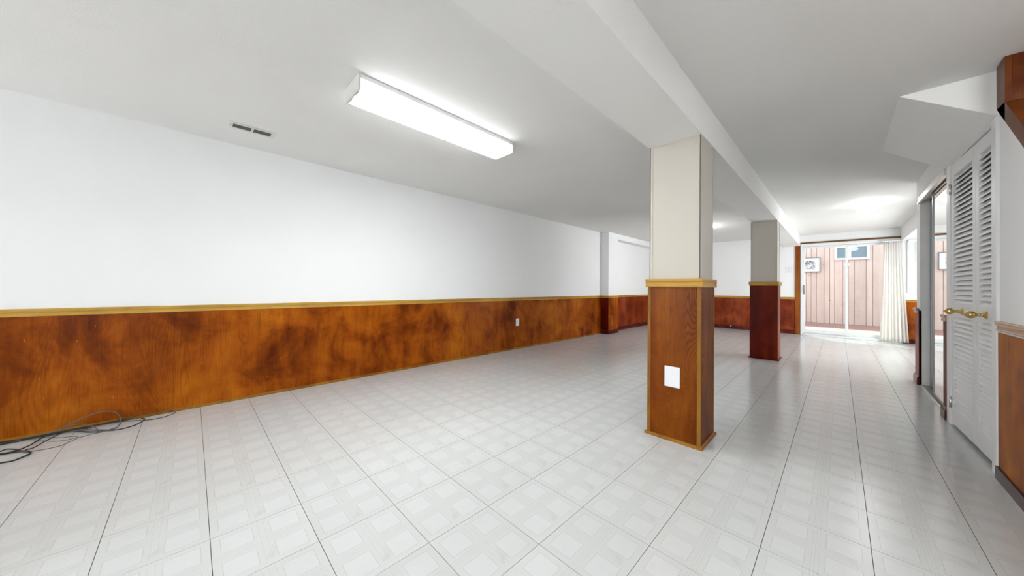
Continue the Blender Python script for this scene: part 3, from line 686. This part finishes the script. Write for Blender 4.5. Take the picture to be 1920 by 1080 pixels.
cable([(-3.606, -.70, .014), (-3.604, -.629, .024), (-3.60, -.585, .042), (-3.60, -.54, .046), (-3.595, -.502, .04), (-3.575, -.465, .02), (-3.53, -.442, .010), (-3.485, -.432, .010), (-3.465, -.438, .008), (-3.493, -.463, .008), (-3.60, -.534, .006)], .003, 'grey_cable', 'grey cable in a low hump under the tall arch')
for k, (dx, r, lab) in enumerate(((0.0, .004, 'black cable pressed flat against the wainscot, nearest the wall'), (.012, .0036, 'black cable lying second from the wainscot'), (.024, .0032, 'black cable lying third from the wainscot'))):
    P = [(-3.616+dx+.008*math.sin(y*9+k*2), y, .006+.012*(.5+.5*math.sin(y*12+k*1.7))) for y in [-1.1+.09*i for i in range(10-k)]]
    cable(P, r, 'black', lab)
cable([(-3.572, -.714, .003), (-3.524, -.66, .003), (-3.449, -.588, .003), (-3.438, -.537, .003), (-3.454, -.506, .003), (-3.493, -.538, .003), (-3.518, -.593, .003), (-3.57, -.637, .003), (-3.595, -.674, .003)], .0016, 'grey_cable', 'thinnest grey cable folded flat inside the tangle')
cable([(-3.49, -.95, .003), (-3.464, -.80, .004), (-3.485, -.774, .004), (-3.462, -.75, .005), (-3.407, -.718, .010), (-3.36, -.693, .012), (-3.325, -.663, .012)], .0034, 'black', 'black cable end hooking over the front loop')

# ------------------------------------------------------------------ outside
YO = 12.4
pa = MB().box(-5, 6, YB+.14, 10.9, -.1, .08); pa.box(-5, 6, 10.9, YO+.3, -.1, .07); pa = pa.build('patio', M['patio']); tag(pa, 'pink concrete strip outside the sliding door', 'patio', kind='structure')
B('brick_paving', M['brickpave'], pa, -5, 6, 10.9, YO, .07, .083)
wo = MB().box(-5, 6, YO+.03, YO+.2, .0, 3.05).build('wall_outside', M['plank']); tag(wo, 'wall of upright pinkish boards across the yard', 'wall', kind='structure')
edges = [-.75, -.646, -.546, -.436, -.286, -.176, -.078, .074, .18, .29, .499, .616, .80]
e = .80
while e < 3.2: e += random.choice([.11, .15, .2]); edges.append(e)
e = -.75; L_ = []
while e > -3.0: e -= random.choice([.11, .15, .2]); L_.append(e)
edges = L_[::-1]+edges
for a, b in zip(edges[:-1], edges[1:]):
    B('plank', M['plank'], wo, a+.004, b-.004, YO+random.uniform(-.004, .004), YO+.03, .083, 3.05, c=.003)
w2 = thing('window_2', (.24, YO, 1.85), 'small white two-pane window high in the pink board wall', 'window', kind='structure')
m = MB(); a0, a1, z0, z1 = -.085, .56, 1.80, 2.185; yA = YO-.055
m.box(a0, a1, yA, YO, z0, z0+.055, c=.003); m.box(a0, a1, yA, YO, z1-.055, z1, c=.003)
m.box(a0, a0+.055, yA, YO, z0+.055, z1-.055, c=.003); m.box(a1-.055, a1, yA, YO, z0+.055, z1-.055, c=.003); m.box(.165, .232, yA, YO, z0+.055, z1-.055, c=.003)
m.build('window_frame', M['ext_white'], w2)
B('pane', M['pane_blue'], w2, a0+.055, .165, YO-.03, YO-.006, z0+.055, z1-.055); B('pane', M['pane_blue'], w2, .232, a1-.055, YO-.03, YO-.006, z0+.055, z1-.055)
pf = thing('framed_picture', (-.56, YO, 1.69), 'framed black and white picture hanging on the pink board wall', 'picture')
m = MB(); a0, a1, z0, z1 = -.80, -.36, 1.49, 1.90; yA = YO-.05
m.box(a0, a1, yA, YO-.006, z0, z0+.014); m.box(a0, a1, yA, YO-.006, z1-.014, z1); m.box(a0, a0+.014, yA, YO-.006, z0+.014, z1-.014); m.box(a1-.014, a1, yA, YO-.006, z0+.014, z1-.014)
m.build('picture_frame', M['pic_frame'], pf)
B('picture_mat', M['mat'], pf, a0+.014, a1-.014, YO-.035, YO-.008, z0+.014, z1-.014)
B('art_print', M['print'], pf, a0+.05, a1-.10, YO-.037, YO-.035, z0+.085, z1-.085)
